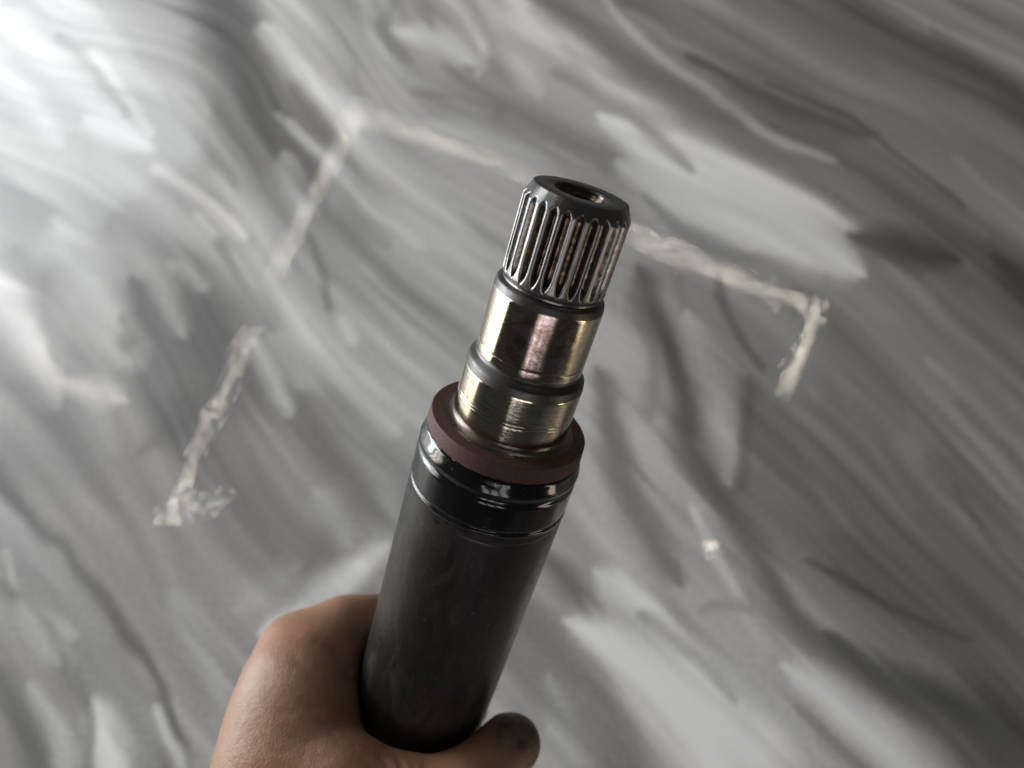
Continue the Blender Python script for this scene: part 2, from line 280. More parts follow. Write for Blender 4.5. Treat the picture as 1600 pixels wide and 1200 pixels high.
def make_floor():
    xs = axis_coords(-4000, 4000, -790, 790, 2.2); ys = axis_coords(-3000, 6000, -120, 1010, 2.2)
    X, Y = np.meshgrid(xs, ys); sh = X.shape; x = X.ravel().copy(); y = Y.ravel().copy()
    # organic wobble of every vein
    wx = (fbm(x / 90, y / 90, 3, 3) - .5) * 34 + (fbm(x / 22, y / 22, 5, 2) - .5) * 7
    wy = (fbm(x / 90, y / 90, 9, 3) - .5) * 34 + (fbm(x / 22, y / 22, 7, 2) - .5) * 7
    # slow mixing flow: streaks running up-left to down-right, turning with the place
    ang = -0.80 - .12 * np.clip(x / 600, -1, 1) + (fbm(x / 500, y / 500, 21, 2) - .5) * .3
    u = x * np.cos(ang) + y * np.sin(ang); v = -x * np.sin(ang) + y * np.cos(ang)
    v = v + (fbm(x / 450, y / 450, 31, 2) - .5) * 130 + (fbm(x / 90, y / 90, 33, 2) - .5) * 10
    t1 = fbm(u / 480, v / 62, 41, 4); t2 = fbm(u / 240, v / 20, 51, 3)
    t3 = fbm(u / 300, v / 7, 61, 2)
    wisp = np.clip((fbm(x / 170, y / 170, 81, 3) - .48) * 5, 0, 1)
    t4 = fbm(u / 420, v / 70, 63, 2)
    base = .555 - .07 * np.clip(x / 500, -1, 1)
    tone = base + (t1 - .5) * .46 + (t2 - .5) * .08 - .08 * np.clip(1 - np.abs(t4 - .5) / .035, 0, 1) * fbm(x / 60, y / 60, 66, 2) + (t3 - .5) * .12 * wisp
    tr = np.full_like(tone, 1.01); tg = np.full_like(tone, 1.0); tb = np.full_like(tone, 1.0)
    px = x + wx * .55; py = y + wy * .55
    for pts, val, tint, op, soft in VEINS:
        P = np.array(pts, float); mw = P[:, 2].max() * 3.6 + 6
        sel = np.where((px > P[:, 0].min() - mw) & (px < P[:, 0].max() + mw) & (py > P[:, 1].min() - mw) & (py < P[:, 1].max() + mw))[0]
        if len(sel) == 0: continue
        qx = px[sel]; qy = py[sel]; best = np.full(len(sel), 9.0)
        if len(P) == 1: P = np.vstack([P, P + np.array([.01, 0, 0])])
        else:                                            # smooth bends, drawn-out tips
            n_ = len(P); E = np.vstack([2 * P[0] - P[1], P, 2 * P[-1] - P[-2]]); out = []
            for k in range(n_ - 1):
                a, b, c, d = E[k:k + 4]
                for t in (0, .25, .5, .75): out.append(.5 * (2 * b + (c - a) * t + (2 * a - 5 * b + 4 * c - d) * t * t + (3 * b - a - 3 * c + d) * t ** 3))
            out.append(P[-1]); P = np.array(out)
            def tip(p, q):
                d = p[:2] - q[:2]; d = d / max(np.hypot(*d), 1e-6); w = min(p[2], 30)
                return [np.array([*(p[:2] + d * w * .9), p[2] * .6]), np.array([*(p[:2] + d * w * 1.8), p[2] * .18])]
            P = np.vstack(tip(P[0], P[1])[::-1] + [P] + tip(P[-1], P[-2]))
            P[:, 2] = np.maximum(P[:, 2], .25)
        for k in range(len(P) - 1):
            ax, ay, aw = P[k]; bx, by, bw = P[k + 1]; dx, dy = bx - ax, by - ay
            t = np.clip(((qx - ax) * dx + (qy - ay) * dy) / (dx * dx + dy * dy), 0, 1)
            best = np.minimum(best, np.hypot(qx - ax - t * dx, qy - ay - t * dy) / (aw + (bw - aw) * t))
        best = best * (1 + (t2[sel] - .5) * .9 + (t3[sel] - .5) * .7); soft = max(soft, .92); lo = .85 - soft * .80; hi = 1.1 + soft * 1.0
        m = np.clip((hi - best) / (hi - lo), 0, 1); m = m * m * (3 - 2 * m) * op * .92
        m = m * (.80 + .40 * np.clip(t2[sel] * 1.2, 0, 1)); m = np.clip(m, 0, 1)
        target = val + (t1[sel] - .5) * .24 + (t2[sel] - .5) * .14 + (t3[sel] - .5) * .12 * wisp[sel]
        tone[sel] += (target - tone[sel]) * m
        tr[sel] += (tint[0] - tr[sel]) * m; tg[sel] += (tint[1] - tg[sel]) * m; tb[sel] += (tint[2] - tb[sel]) * m
    lin = srgb2lin(np.clip((tone - .55) * TONE_GAIN + .55 + TONE_OFF, .08, .94))
    rgba = np.stack([lin * tr, lin * tg, lin * tb, np.ones_like(lin)], 1).astype(np.float32)
    # the poured surface is not dead flat
    Z = (fbm(x / 70, y / 70, 71, 2) - .5) * .25
    V = np.stack([x, y, Z], 1) * MM
    ny, nx = sh; i = np.arange(nx * ny).reshape(sh)
    F = np.stack([i[:-1, :-1], i[:-1, 1:], i[1:, 1:], i[1:, :-1]], -1).reshape(-1, 4)
    me = bpy.data.meshes.new('floor'); me.vertices.add(len(V)); me.vertices.foreach_set('co', V.astype(np.float32).ravel())
    me.loops.add(F.size); me.loops.foreach_set('vertex_index', F.ravel().astype(np.int32))
    me.polygons.add(len(F)); me.polygons.foreach_set('loop_start', np.arange(0, F.size, 4, dtype=np.int32))
    me.polygons.foreach_set('loop_total', np.full(len(F), 4, np.int32)); me.update(calc_edges=True)
    me.polygons.foreach_set('use_smooth', [True] * len(F))
    ca = me.color_attributes.new('marble', 'FLOAT_COLOR', 'POINT'); ca.data.foreach_set('color', rgba.ravel())
    m = NT('marbled_resin'); at = m.n('ShaderNodeAttribute'); at.attribute_name = 'marble'
    tc = m.n('ShaderNodeTexCoord').outputs['Object']
    g = m.noise(tc, 260, 4, .6); c = m.mix(.22, at.outputs['Color'], m.ramp(g, [(.3, (.25, .25, .25)), (.7, (.85, .85, .85))]), 'OVERLAY')
    m.set(Base_Color=c, Roughness=.50, Specular_IOR_Level=.35, Coat_Weight=.42, Coat_Roughness=.03, Coat_IOR=1.45)
    fine = m.noise(tc, 190, 0, .5); mid = m.noise(tc, 20, 2, .5)
    h = m.math('ADD', m.math('MULTIPLY', fine, .42), m.math('MULTIPLY', mid, 1.0))
    bp = m.bump(h, 1.0, BUMP_D); m.l(bp.outputs[0], m.b.inputs['Coat Normal'])
    me.materials.append(m.m)
    o = bpy.data.objects.new('floor', me); COL.objects.link(o); tag(o, kind='structure')
TONE_GAIN = 1.20; TONE_OFF = 0.075; BUMP_D = .00016
make_floor()

# ------------------------------------------------------------------ shaft frame
C0 = np.array([16.85, 46.29, -170.0]); AX = np.array([-.26283, -.8473, -.46152]); AX /= np.linalg.norm(AX)
EF = np.array([0, 0, 1.0]) - AX * AX[2]; EF /= np.linalg.norm(EF); ER = np.cross(EF, AX)
S_END = 262.0
def Q(s, R, ph):          # point beside the shaft: distance s down the shaft, R from its axis, ph degrees round it (0 = viewer's side)
    p = math.radians(ph); return C0 + AX * s + R * (math.cos(p) * EF + math.sin(p) * ER)
# root frame: x = ER, y = z cross x, z = up the shaft
zx = -AX; yx = np.cross(zx, ER)
M = Matrix(((ER[0], yx[0], zx[0], 0), (ER[1], yx[1], zx[1], 0), (ER[2], yx[2], zx[2], 0), (0, 0, 0, 1)))
Rw = (W.to_3x3().normalized().to_4x4()) @ M
base_w = W @ Vector(C0 + AX * S_END)
shaft = bpy.data.objects.new('splined_shaft', None); COL.objects.link(shaft); shaft.empty_display_size = .02
shaft.matrix_world = Matrix.Translation(base_w) @ Rw
tag(shaft, 'black steel shaft with splined end, polished journals and maroon collar, gripped in the fist', 'drive shaft')
SGN = 1.0 if np.dot(yx, EF) > 0 else -1.0     # viewer's side is +y or -y

def lathe(name, prof, mat, nseg=160, parent=None, fn=None, z0=None):
    """prof: list of (s mm, r mm); fn(s, phi, r) -> r lets the section leave the circle"""
    P = []
    for k, (s, r) in enumerate(prof): P.append((s, r))
    V = []; UV = []; nr = len(P)
    for j in range(nseg + 1):
        ph = -math.pi + 2 * math.pi * j / nseg      # seam at the back
        for (s, r) in P:
            rr = fn(s, ph, r) if fn else r
            V.append((rr * math.sin(ph) * MM, SGN * rr * math.cos(ph) * MM, (S_END - s) * MM)); UV.append((j / nseg, s * .01))
    # weld the seam by reusing column 0
    F = []
    for j in range(nseg):
        for k in range(nr - 1):
            a = j * nr + k; b = (j + 1) * nr + k
            q = (a, b, b + 1, a + 1); F.append(q if SGN > 0 else q[::-1])
    o = mesh_obj(name, V, F, mat, parent or shaft, True, UV)
    return o

def fillet(pts, n=4):
    """round the corners of a polyline (s, r, fillet radius)"""
    out = []
    for k, (s, r, f) in enumerate(pts):
        if f <= 0 or k in (0, len(pts) - 1): out.append((s, r)); continue
        p = np.array([s, r]); a = np.array(pts[k - 1][:2]) - p; b = np.array(pts[k + 1][:2]) - p
        la, lb = np.linalg.norm(a), np.linalg.norm(b); d = min(f, la * .45, lb * .45)
        A = p + a / la * d; B = p + b / lb * d
        for i in range(n + 1):
            t = i / n; out.append(tuple((1 - t) ** 2 * A + 2 * t * (1 - t) * p + t * t * B))
    return out
def densify(pts, step):
    out = [pts[0]]
    for a, b in zip(pts[:-1], pts[1:]):
        n = max(1, int(math.hypot(b[0] - a[0], b[1] - a[1]) / step))
        for i in range(1, n + 1): out.append((a[0] + (b[0] - a[0]) * i / n, a[1] + (b[1] - a[1]) * i / n))
    return out

# ------------------------------------------------------------------ shaft materials
def uvc(m): return m.n('ShaderNodeUVMap').outputs['UV']
def m_journal(kind):
    m = NT('polished_steel_' + kind); uv = uvc(m); obj = m.n('ShaderNodeTexCoord').outputs['Object']
    ring = m.noise(m.mapping(uv, (3, 240, 1)), 5, 5, .7)                 # turning / wear lines round the journal
    ring2 = m.noise(m.mapping(uv, (1.5, 40, 1)), 4, 3, .6)
    blot = m.noise(m.mapping(uv, (7, 9, 1)), 2.2, 5, .65, .6)
    base = m.ramp(ring2, [(.35, (.52, .46, .355)), (.65, (.70, .635, .52))])
    if kind == 'upper':
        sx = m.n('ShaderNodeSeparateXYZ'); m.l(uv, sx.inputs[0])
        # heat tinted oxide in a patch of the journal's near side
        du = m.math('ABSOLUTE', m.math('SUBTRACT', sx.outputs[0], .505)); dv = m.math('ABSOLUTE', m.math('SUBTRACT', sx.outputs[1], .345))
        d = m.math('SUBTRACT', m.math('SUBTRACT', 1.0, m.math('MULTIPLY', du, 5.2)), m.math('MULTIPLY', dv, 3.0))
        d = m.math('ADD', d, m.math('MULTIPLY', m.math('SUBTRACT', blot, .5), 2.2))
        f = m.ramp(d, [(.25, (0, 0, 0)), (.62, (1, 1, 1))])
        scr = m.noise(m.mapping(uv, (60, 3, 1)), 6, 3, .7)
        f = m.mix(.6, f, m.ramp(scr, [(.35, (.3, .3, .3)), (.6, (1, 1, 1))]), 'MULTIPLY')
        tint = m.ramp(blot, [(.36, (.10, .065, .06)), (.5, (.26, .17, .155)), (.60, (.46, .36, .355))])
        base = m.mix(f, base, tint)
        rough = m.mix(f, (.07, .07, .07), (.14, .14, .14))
    else:
        rough = m.ramp(blot, [(.3, (.07, .07, .07)), (.7, (.13, .13, .13))])
    fine = m.ramp(ring, [(.30, (.35, .33, .3)), (.42, (1, 1, 1))]); base = m.mix(.6, base, fine, 'MULTIPLY'); base = m.mix(.6, base, m.ramp(m.noise(m.mapping(uv, (40, 60, 1)), 2.5, 5, .75, .4), [(.36, (.36, .31, .28)), (.48, (1, 1, 1))]), 'MULTIPLY')
    m.set(Base_Color=base, Metallic=1.0, Roughness=rough, Anisotropic=.0)
    b = m.bump(ring, .22, .00006); m.set(Normal=b.outputs[0]); return m.m
def m_dark(name, c0, c1, rough, metal=.85, grain=900, bs=.25, bd=.0001, streak=False):
    m = NT(name); obj = m.n('ShaderNodeTexCoord').outputs['Object']
    g = m.noise(obj, grain, 4, .65); big = m.noise(obj, 90, 4, .6)
    c = m.mix(big, c0, c1); m.set(Base_Color=c, Metallic=metal, Roughness=m.ramp(g, [(.3, (rough * .8,) * 3), (.7, (min(1, rough * 1.25),) * 3)]))
    h = g
    if streak:
        h = m.noise(m.mapping(uvc(m), (2, 200, 1)), 5, 4, .6)
    b = m.bump(h, bs, bd); m.set(Normal=b.outputs[0]); return m.m
def m_spline():
    m = NT('worn_spline_steel'); obj = m.n('ShaderNodeTexCoord').outputs['Object']; at = m.n('ShaderNodeAttribute'); at.attribute_name = 'groove'
    g = m.noise(obj, 900, 4, .7); big = m.noise(obj, 160, 4, .6)
    land = m.mix(big, (.12, .12, .123), (.27, .265, .26))
    rust = m.ramp(g, [(.32, (.05, .038, .030)), (.52, (.20, .155, .12)), (.72, (.50, .44, .37))])
    f = at.outputs['Fac']; c = m.mix(f, land, rust)
    m.set(Base_Color=c, Metallic=.95, Roughness=m.mix(f, (.30, .30, .30), (.22, .22, .22)))
    h = m.mix(f, m.noise(m.mapping(obj, (1, 1, .2)), 700, 2, .5), g); b = m.bump(h, .5, .00018); m.set(Normal=b.outputs[0]); return m.m
def m_collar():
    m = NT('maroon_fibre'); obj = m.n('ShaderNodeTexCoord').outputs['Object']
    g = m.noise(obj, 1600, 3, .7); big = m.noise(obj, 120, 3, .6)
    c = m.mix(big, (.058, .024, .018), (.100, .045, .034)); c = m.mix(.5, c, m.ramp(g, [(.35, (.3, .3, .3)), (.7, (1.3, 1.2, 1.15))]), 'MULTIPLY')
    m.set(Base_Color=c, Roughness=.62, Specular_IOR_Level=.4); b = m.bump(g, .5, .00022); m.set(Normal=b.outputs[0]); return m.m
def m_tube():
    m = NT('black_oxide_tube'); obj = m.n('ShaderNodeTexCoord').outputs['Object']
    big = m.noise(obj, 55, 5, .65, .5); g = m.noise(obj, 800, 3, .6); sp = m.noise(obj, 620, 2, .5)
    c = m.mix(big, (.004, .0038, .0036), (.017, .0155, .0145)); c = m.mix(m.ramp(sp, [(.74, (0, 0, 0)), (.79, (1, 1, 1))]), c, (.22, .19, .16))
    smear = m.noise(m.mapping(obj, (1, 1, .35)), 120, 5, .7, 1.2); c = m.mix(m.ramp(smear, [(.48, (0, 0, 0)), (.72, (.55, .55, .55))]), c, (.040, .034, .029))
    scr = m.noise(m.mapping(obj, (1, .7, .06)), 900, 2, .5); c = m.mix(m.ramp(scr, [(.74, (0, 0, 0)), (.80, (.5, .5, .5))]), c, (.10, .09, .08))
    m.set(Base_Color=c, Metallic=.1, Roughness=m.ramp(smear, [(.3, (.27,) * 3), (.7, (.50,) * 3)]), Specular_IOR_Level=.5)
    b = m.bump(m.math('ADD', g, m.math('MULTIPLY', m.noise(obj, 300, 4, .6), 1.5)), .35, .00016); m.set(Normal=b.outputs[0]); return m.m
def m_gloss():
    m = NT('glossy_black_paint'); obj = m.n('ShaderNodeTexCoord').outputs['Object']; uv = uvc(m)
    big = m.noise(obj, 45, 3, .5); w = m.noise(m.mapping(uv, (14, 30, 1)), 3, 3, .6, .8); dust = m.noise(obj, 900, 2, .6)
    sx = m.n('ShaderNodeSeparateXYZ'); m.l(uv, sx.inputs[0])
    wear = m.ramp(m.math('ADD', m.math('MULTIPLY', sx.outputs[1], 1.0), m.math('MULTIPLY', m.math('SUBTRACT', m.noise(obj, 130, 4, .65), .5), .22)), [(.875, (0, 0, 0)), (.925, (1, 1, 1))])
    c = m.mix(m.ramp(dust, [(.70, (0, 0, 0)), (.78, (1, 1, 1))]), (.006, .006, .007), (.09, .08, .07))
    m.set(Base_Color=m.mix(wear, c, (.015, .014, .0135)), Roughness=m.mix(wear, m.ramp(big, [(.35, (.10,) * 3), (.7, (.22,) * 3)]), (.40,) * 3), Specular_IOR_Level=.42, Coat_Weight=m.math('MULTIPLY', m.math('SUBTRACT', 1.0, wear), .25), Coat_Roughness=.06)
    b = m.bump(w, .08, .0003); m.set(Normal=b.outputs[0]); return m.m
MJU, MJL = m_journal('upper'), m_journal('lower')
MFACE = m_dark('dark_machined_steel', (.045, .047, .05), (.075, .076, .078), .36, .8)
MNECK = m_dark('grey_turned_steel', (.055, .054, .052), (.12, .117, .112), .40, .9, streak=True, bs=.35)
MBORE = m_dark('oily_thread_steel', (.07, .055, .048), (.18, .14, .12), .24, 1.0)
MSPL, MCOL, MTUBE, MGLOSS = m_spline(), m_collar(), m_tube(), m_gloss()

# ------------------------------------------------------------------ shaft parts
# end face with threaded centre hole
lathe('end_face', [(.6, 6.75), (.05, 6.95), (0.0, 7.05), (0.0, 9.5), (0.0, 11.9), (0.05, 12.05)], MFACE, 128)
bore = [(.6, 6.75)]
for k in range(9):
    s = 1.6 + k * 1.3; bore += [(s, 6.5), (s + .5, 5.7), (s + .75, 5.7)]
bore += [(14, 5.8), (17, 2.0), (17.3, .02)]
def helix(s, ph, r): return r
lathe('threaded_hole', bore, MBORE, 96, fn=lambda s, ph, r: r + (0.0 if s < 1.1 or s > 13 else .12 * math.sin(ph)))

# splines: 26 grooves with run-outs at both ends
NT_ = 26
def smooth01(t): t = max(0, min(1, t)); return t * t * (3 - 2 * t)
def spl_r(s, ph, r):
    t = ((ph / (2 * math.pi) * NT_) % 1.0) - .5; a = abs(t)          # 0 = groove centre
    floor_r = 11.95 + 1.9 * (a / .37) ** 1.4                         # rounded valley cut through the blank
    floor_r += 1.6 * max(0, (4.4 - s) / 2.4) ** 2 + 1.7 * max(0, (s - 18.6) / 4.2) ** 2
    if s > 23.2: return r
    d = r - floor_r; k = .22
    return floor_r if d > k else (r if d < -k else r - (d + k) ** 2 / (4 * k))
prof = [(.05, 12.05)] + [(3.2 * i / 10, 12.05 + 1.6 * i / 10) for i in range(1, 11)]
prof += [(3.35 + .45 * i, 13.72) for i in range(0, 44)] + [(23.3, 13.6), (23.7, 13.3), (24.2, 13.15), (24.6, 13.2)]
sp = lathe('spline', prof, MSPL, 26 * 16, fn=spl_r)
gv = []
for v in sp.data.vertices:
    s = S_END - v.co.z / MM; r = math.hypot(v.co.x, v.co.y) / MM; gv.append(max(0, min(1, (13.5 - r) / .5)) if 3.6 < s < 23.2 else 0.0)
a_ = sp.data.attributes.new('groove', 'FLOAT', 'POINT'); a_.data.foreach_set('value', gv)
# neck under the splines, chamfer lip
lathe('neck', fillet([(24.6, 13.2, 0), (25.0, 14.0, .5), (25.4, 14.45, .4), (27.0, 14.75, .3), (27.25, 14.78, 0)], 4), MNECK, 160)
lathe('upper_journal', densify(fillet([(27.25, 14.78, 0), (27.5, 14.82, .2), (43.0, 14.86, .05), (43.12, 14.72, .05), (43.3, 14.86, .05), (45.6, 14.86, .3), (45.9, 14.6, 0)], 3), .8), MJU, 200)
lathe('shoulder', fillet([(45.9, 14.6, 0), (46.6, 14.75, .6), (47.6, 15.9, .7), (48.2, 16.35, .35), (50.2, 16.62, .3), (50.4, 16.63, 0)], 5), MNECK, 160)
lathe('lower_journal', densify(fillet([(50.4, 16.63, 0), (50.7, 16.68, .15), (58.2, 16.68, .04), (58.3, 16.6, .04), (58.42, 16.68, .04), (59.2, 16.68, .04), (59.3, 16.62, .04), (59.4, 16.68, .04), (64.6, 16.68, .3), (64.9, 16.5, 0)], 3), .8), MJL, 200)
lathe('root_fillet', fillet([(64.9, 16.5, 0), (65.8, 16.7, .5), (66.5, 17.6, .6), (66.75, 18.9, 0)], 5), m_dark('worn_fillet_steel', (.10, .085, .075), (.22, .19, .17), .30, .9, streak=True), 160)
# maroon collar; its lower edge is ragged where it meets the paint
def ragged(s, ph, r):
    if s > 71.2: return r + .10 * math.sin(ph * 37 + 2 * math.sin(ph * 11)) + .07 * math.sin(ph * 83)
    return r
lathe('collar', densify(fillet([(66.75, 18.9, 0), (66.78, 22.3, .15), (67.0, 22.6, .15), (71.0, 22.9, .2), (71.6, 22.85, .2), (72.1, 22.3, 0)], 4), .5), MCOL, 300, fn=ragged)
# painted shoulder with its rolled bead, wrinkles and weld nubs
DENTS = [(random.uniform(72.5, 94), random.uniform(-1.5, 1.5), random.uniform(.35, .9), random.uniform(.02, .07), random.choice((-1, 1)) * random.uniform(.02, .06)) for _ in range(10)]
DENTS += [(78.0, -.30, .5, .05, .14), (74.2, -.10, .45, .04, .12), (83, -.22, 3.5, .03, .05)]
def paint_fn(s, ph, r):
    d = 0
    d += .05 * math.sin(ph * 5 + s * .35) * math.exp(-((s - 77.4) / 1.6) ** 2)
    d += .05 * (math.sin(ph * 23 + 3 * math.sin(ph * 4)) ** 2) * math.exp(-((s - 72.6) / .7) ** 2)
    ss = s + .35 * math.sin(ph * 2 + 1)
    for (s1, p1, w1, w2, h1) in DENTS: d += h1 * math.exp(-((s - s1) / w1) ** 2 - ((ph - p1) / w2) ** 2)
    d -= .34 * math.exp(-((ss - 88.6) / .38) ** 2); d += .16 * math.exp(-((ss - 89.4) / .45) ** 2)
    d -= .22 * math.exp(-((s - 92.2 - .5 * math.sin(ph * 3)) / .35) ** 2) * (.5 + .5 * math.sin(ph * 2.5 + .6))
    return r + d
pp = fillet([(71.4, 22.1, 0), (72.2, 22.85, .4), (75.2, 23.75, .8), (76.4, 23.95, .6), (77.3, 23.35, .5), (78.4, 23.35, .5), (79.5, 23.85, .6), (95.2, 23.90, 0)], 5)
lathe('painted_shoulder', densify(pp, .3), MGLOSS, 260, fn=paint_fn)
lathe('tube', densify([(95.2, 23.90), (96, 23.92), (S_END - 1, 23.92), (S_END, 23.0), (S_END, 20.5), (S_END - 40, 20.5)], 6), MTUBE, 128)
# weld nubs / paint runs on the shoulder
# ------------------------------------------------------------------ hand (one continuous body grown from a signed distance field)
def px3(x, y, d):            # arm-frame point from its bearing, d mm in front of the viewer
    return np.array([(x - 800) / 1100 * d, -(y - 600) / 1100 * d, -d])
WR = Q(240, 80, -31) + np.array([22.0, 0, 0])
IM, IP_, ID, IT = Q(181, 50, -93), Q(176, 37.5, 196), Q(190, 36, 150), Q(196, 33.5, 122)
BONES = {}
groups = []
def chain(pts, rad, name): groups.append((name, [(np.array(pts[i], float), np.array(pts[i + 1], float), rad[i], rad[i + 1]) for i in range(len(pts) - 1)])); BONES[name] = pts
#          knuckle row runs down the tube; each finger wraps behind it
fing = []
for k, (s0, rk, dr) in enumerate(((188, 50, 0), (206, 52.5, .4), (224, 51, -.3), (243, 47, -1.4))):
    a = [(s0, rk, -93), (s0 - 5 if k == 0 else s0 + 9 + k, 36.0, -160), (s0 + 9, 35, 168), (s0 + 15, 33, 140)]
    rr = [10.6 + dr, 9.6 + dr, 8.4 + dr, 7.0 + dr * .8]
    P = [Q(*t) for t in a]; mid = Q((a[0][0] + a[1][0]) / 2 + (6 if k == 0 else 3), 42.0 + (k > 0), -128)
    if k == 0: mid = px3(536, 980, 264)
    chain([P[0], mid, P[1], Q((a[1][0] + a[2][0]) / 2, 36.8, 173), P[2], P[3]], [rr[0] - (.9 if k == 0 else 0), rr[0] * (.84 if k == 0 else .93), rr[1] * (.95 if k == 0 else 1), rr[1] * .93, rr[2], rr[3]], 'finger%d' % k)
    wr = WR + AX * (k - 1.5) * 9 + (Q(0, 1, -110) - Q(0, 0, 0)) * (2)
    chain([P[0], (P[0] * .5 + wr * .5) + (Q(0, 3, -100) - Q(0, 0, 0)), wr], [rr[0], 11.5, 13.5], 'palm%d' % k)
THM, THI, THT = Q(191, 41, -24), Q(189.5, 38.5, 32), Q(184.5, 36.5, 72)
CMC = Q(222, 61, -31)
chain([CMC, Q(208, 52, -34), THM, Q(191.5, 38.0, 3), THI, THT], [15.5, 15, 13.2, 12.2, 12, 10], 'thumb')
# palm side flesh and the first web
chain([Q(200, 45, -66), Q(225, 48, -70), Q(245, 50, -75)], [17, 17, 15], 'palmfill')
chain([Q(187, 42, -62), Q(193, 48, -45)], [13, 13], 'web')
chain([Q(184, 37, -112), Q(184, 38, -88), Q(188, 40, -66)], [10.5, 11, 12], 'webtop')
chain([Q(188, 48, -76), Q(204, 57, -50)], [13, 14], 'interosseous')
FA = WR + np.array([18., -150, 92])
FA2 = WR + np.array([30., -255, 150])
chain([WR, FA * .35 + WR * .65, FA, FA2], [20, 23, 31, 36], 'forearm')
chain([WR, CMC], [19, 17], 'thenar')

def smin(a, b, k): 
    h = np.maximum(k - np.abs(a - b), 0) / k; return np.minimum(a, b) - h * h * k * .25
def cap(P, a, b, ra, rb):
    d = b - a; t = np.clip(((P - a) @ d) / (d @ d), 0, 1); return np.linalg.norm(P - a - t[:, None] * d, axis=1) - (ra + (rb - ra) * t)
KF = {'palm': 10, 'thumb': 9, 'palmf': 14, 'web': 14, 'inter': 12, 'foret': 14}
def sdf(P):
    fingers = [None] * 4; rest = None
    for name, segs in groups:
        g = None
        for s in segs:
            c = cap(P, *s).astype(np.float32); g = c if g is None else smin(g, c, 5.0)
        if name.startswith('finger'): fingers[int(name[-1])] = g
        else: rest = g if rest is None else smin(rest, g, 13.0)
    f = fingers[0]
    for g in fingers[1:]: f = smin(f, g, 1.6)
    d = smin(rest, f, 8.0)
    # the skin lies against the tube
    w = P - C0; s = w @ AX; r = np.linalg.norm(w - s[:, None] * AX, axis=1)
    tube = 24.05 - r
    tube = np.where(s > S_END + 3, -50, tube)
    d = d - .9 * np.exp(-((r - 26.0) / 3.5) ** 2)          # flesh swells where it is pressed
    k = 1.2; h = np.maximum(k - np.abs(d - tube), 0) / k
    return np.maximum(d, tube) + h * h * k * .25
def creases(P):
    """shallow folds, mm"""
    def fold(A, B, depth, wid):
        A = np.array(A); B = np.array(B); d = B - A; t = np.clip(((P - A) @ d) / (d @ d), 0, 1)
        q = np.linalg.norm(P - A - t[:, None] * d, axis=1); return depth * np.exp(-(q / wid) ** 2)
    v = np.zeros(len(P))
    for A, B, dp, w in FOLDS:
        s_ = np.where(np.abs(P - A).max(1) < 12)[0]; Pf = P; P = P[s_]; v[s_] = np.maximum(v[s_], fold(A, B, dp, w)); P = Pf
    return v
FOLDS = []
def hit(x, y):
    px_ = 800 - hv[:, 0] / hv[:, 2] * 1100; py_ = 600 + hv[:, 1] / hv[:, 2] * 1100
    c = np.where(np.hypot(px_ - x, py_ - y) < 9)[0]
    return hv[c[np.argmax(hv[c, 2])]] if len(c) else None
def crease(pts, depth, wid):
    q = [pts[0]]
    for a, b in zip(pts[:-1], pts[1:]):
        n = max(1, int(math.hypot(b[0] - a[0], b[1] - a[1]) / 6)); q += [(a[0] + (b[0] - a[0]) * i / n, a[1] + (b[1] - a[1]) * i / n) for i in range(1, n + 1)]
    H = [hit(*p) for p in q]
    for i_, (A, B) in enumerate(zip(H[:-1], H[1:])):
        k_ = math.sin(math.pi * (i_ + .7) / (len(H) + .4)) ** .8
        if A is not None and B is not None and 0 < np.linalg.norm(A - B) < 9: FOLDS.append((A, B, depth * k_, wid))


def surface_nets(lo, hi, h):
    n = np.ceil((hi - lo) / h).astype(int) + 1
    ax = [lo[i] + h * np.arange(n[i]) for i in range(3)]
    G = np.empty(n, np.float32)
    for i in range(0, n[0], 12):
        g = np.stack(np.meshgrid(ax[0][i:i + 12], ax[1], ax[2], indexing='ij'), -1); sh = g.shape[:3]
        G[i:i + 12] = sdf(g.reshape(-1, 3)).reshape(sh)
    ins = G < 0
    c = n - 1; cnt = np.zeros(c, np.float32); acc = np.zeros((*c, 3), np.float32)
    off = [(a, b, d) for a in (0, 1) for b in (0, 1) for d in (0, 1)]
    def sl(o): return tuple(slice(o[i], o[i] + c[i]) for i in range(3))
    for o in off:
        for k in range(3):
            if o[k]: continue
            o2 = list(o); o2[k] = 1
            A = G[sl(o)]; B = G[sl(o2)]; x = (A < 0) != (B < 0)
            t = np.where(x, A / np.where(x, A - B, 1), 0)
            for j in range(3):
                acc[..., j] += np.where(x, o[j] + (t if j == k else 0), 0)
            cnt += x
    act = cnt > 0; idx = np.full(c, -1, np.int64); idx[act] = np.arange(act.sum())
    ijk = np.argwhere(act); V = (ijk + acc[act] / cnt[act][:, None]) * h + lo
    F = []
    for k in range(3):
        a, b = [(1, 2), (2, 0), (0, 1)][k]
        s0 = [slice(None)] * 3; s1 = [slice(None)] * 3; s0[k] = slice(0, n[k] - 1); s1[k] = slice(1, n[k])
        x = ins[tuple(s0)] != ins[tuple(s1)]; e = np.argwhere(x)
        e = e[(e[:, a] > 0) & (e[:, b] > 0) & (e[:, a] < c[a]) & (e[:, b] < c[b])]
        inside = ins[tuple(e.T)]
        def at(da, db):
            q = e.copy(); q[:, a] -= da; q[:, b] -= db; return idx[tuple(q.T)]
        q = np.stack([at(1, 1), at(0, 1), at(0, 0), at(1, 0)], 1)
        q[~inside] = q[~inside][:, ::-1]; F.append(q)
    return V, np.concatenate(F)

allp = np.concatenate([[p - r - 4, p + r + 4] for _, g in groups for s in g for p, r in ((s[0], s[2]), (s[1], s[3]))])
lo = allp.min(0); hi = allp.max(0); HV = 1.25
hv, hf = surface_nets(lo, hi, HV)
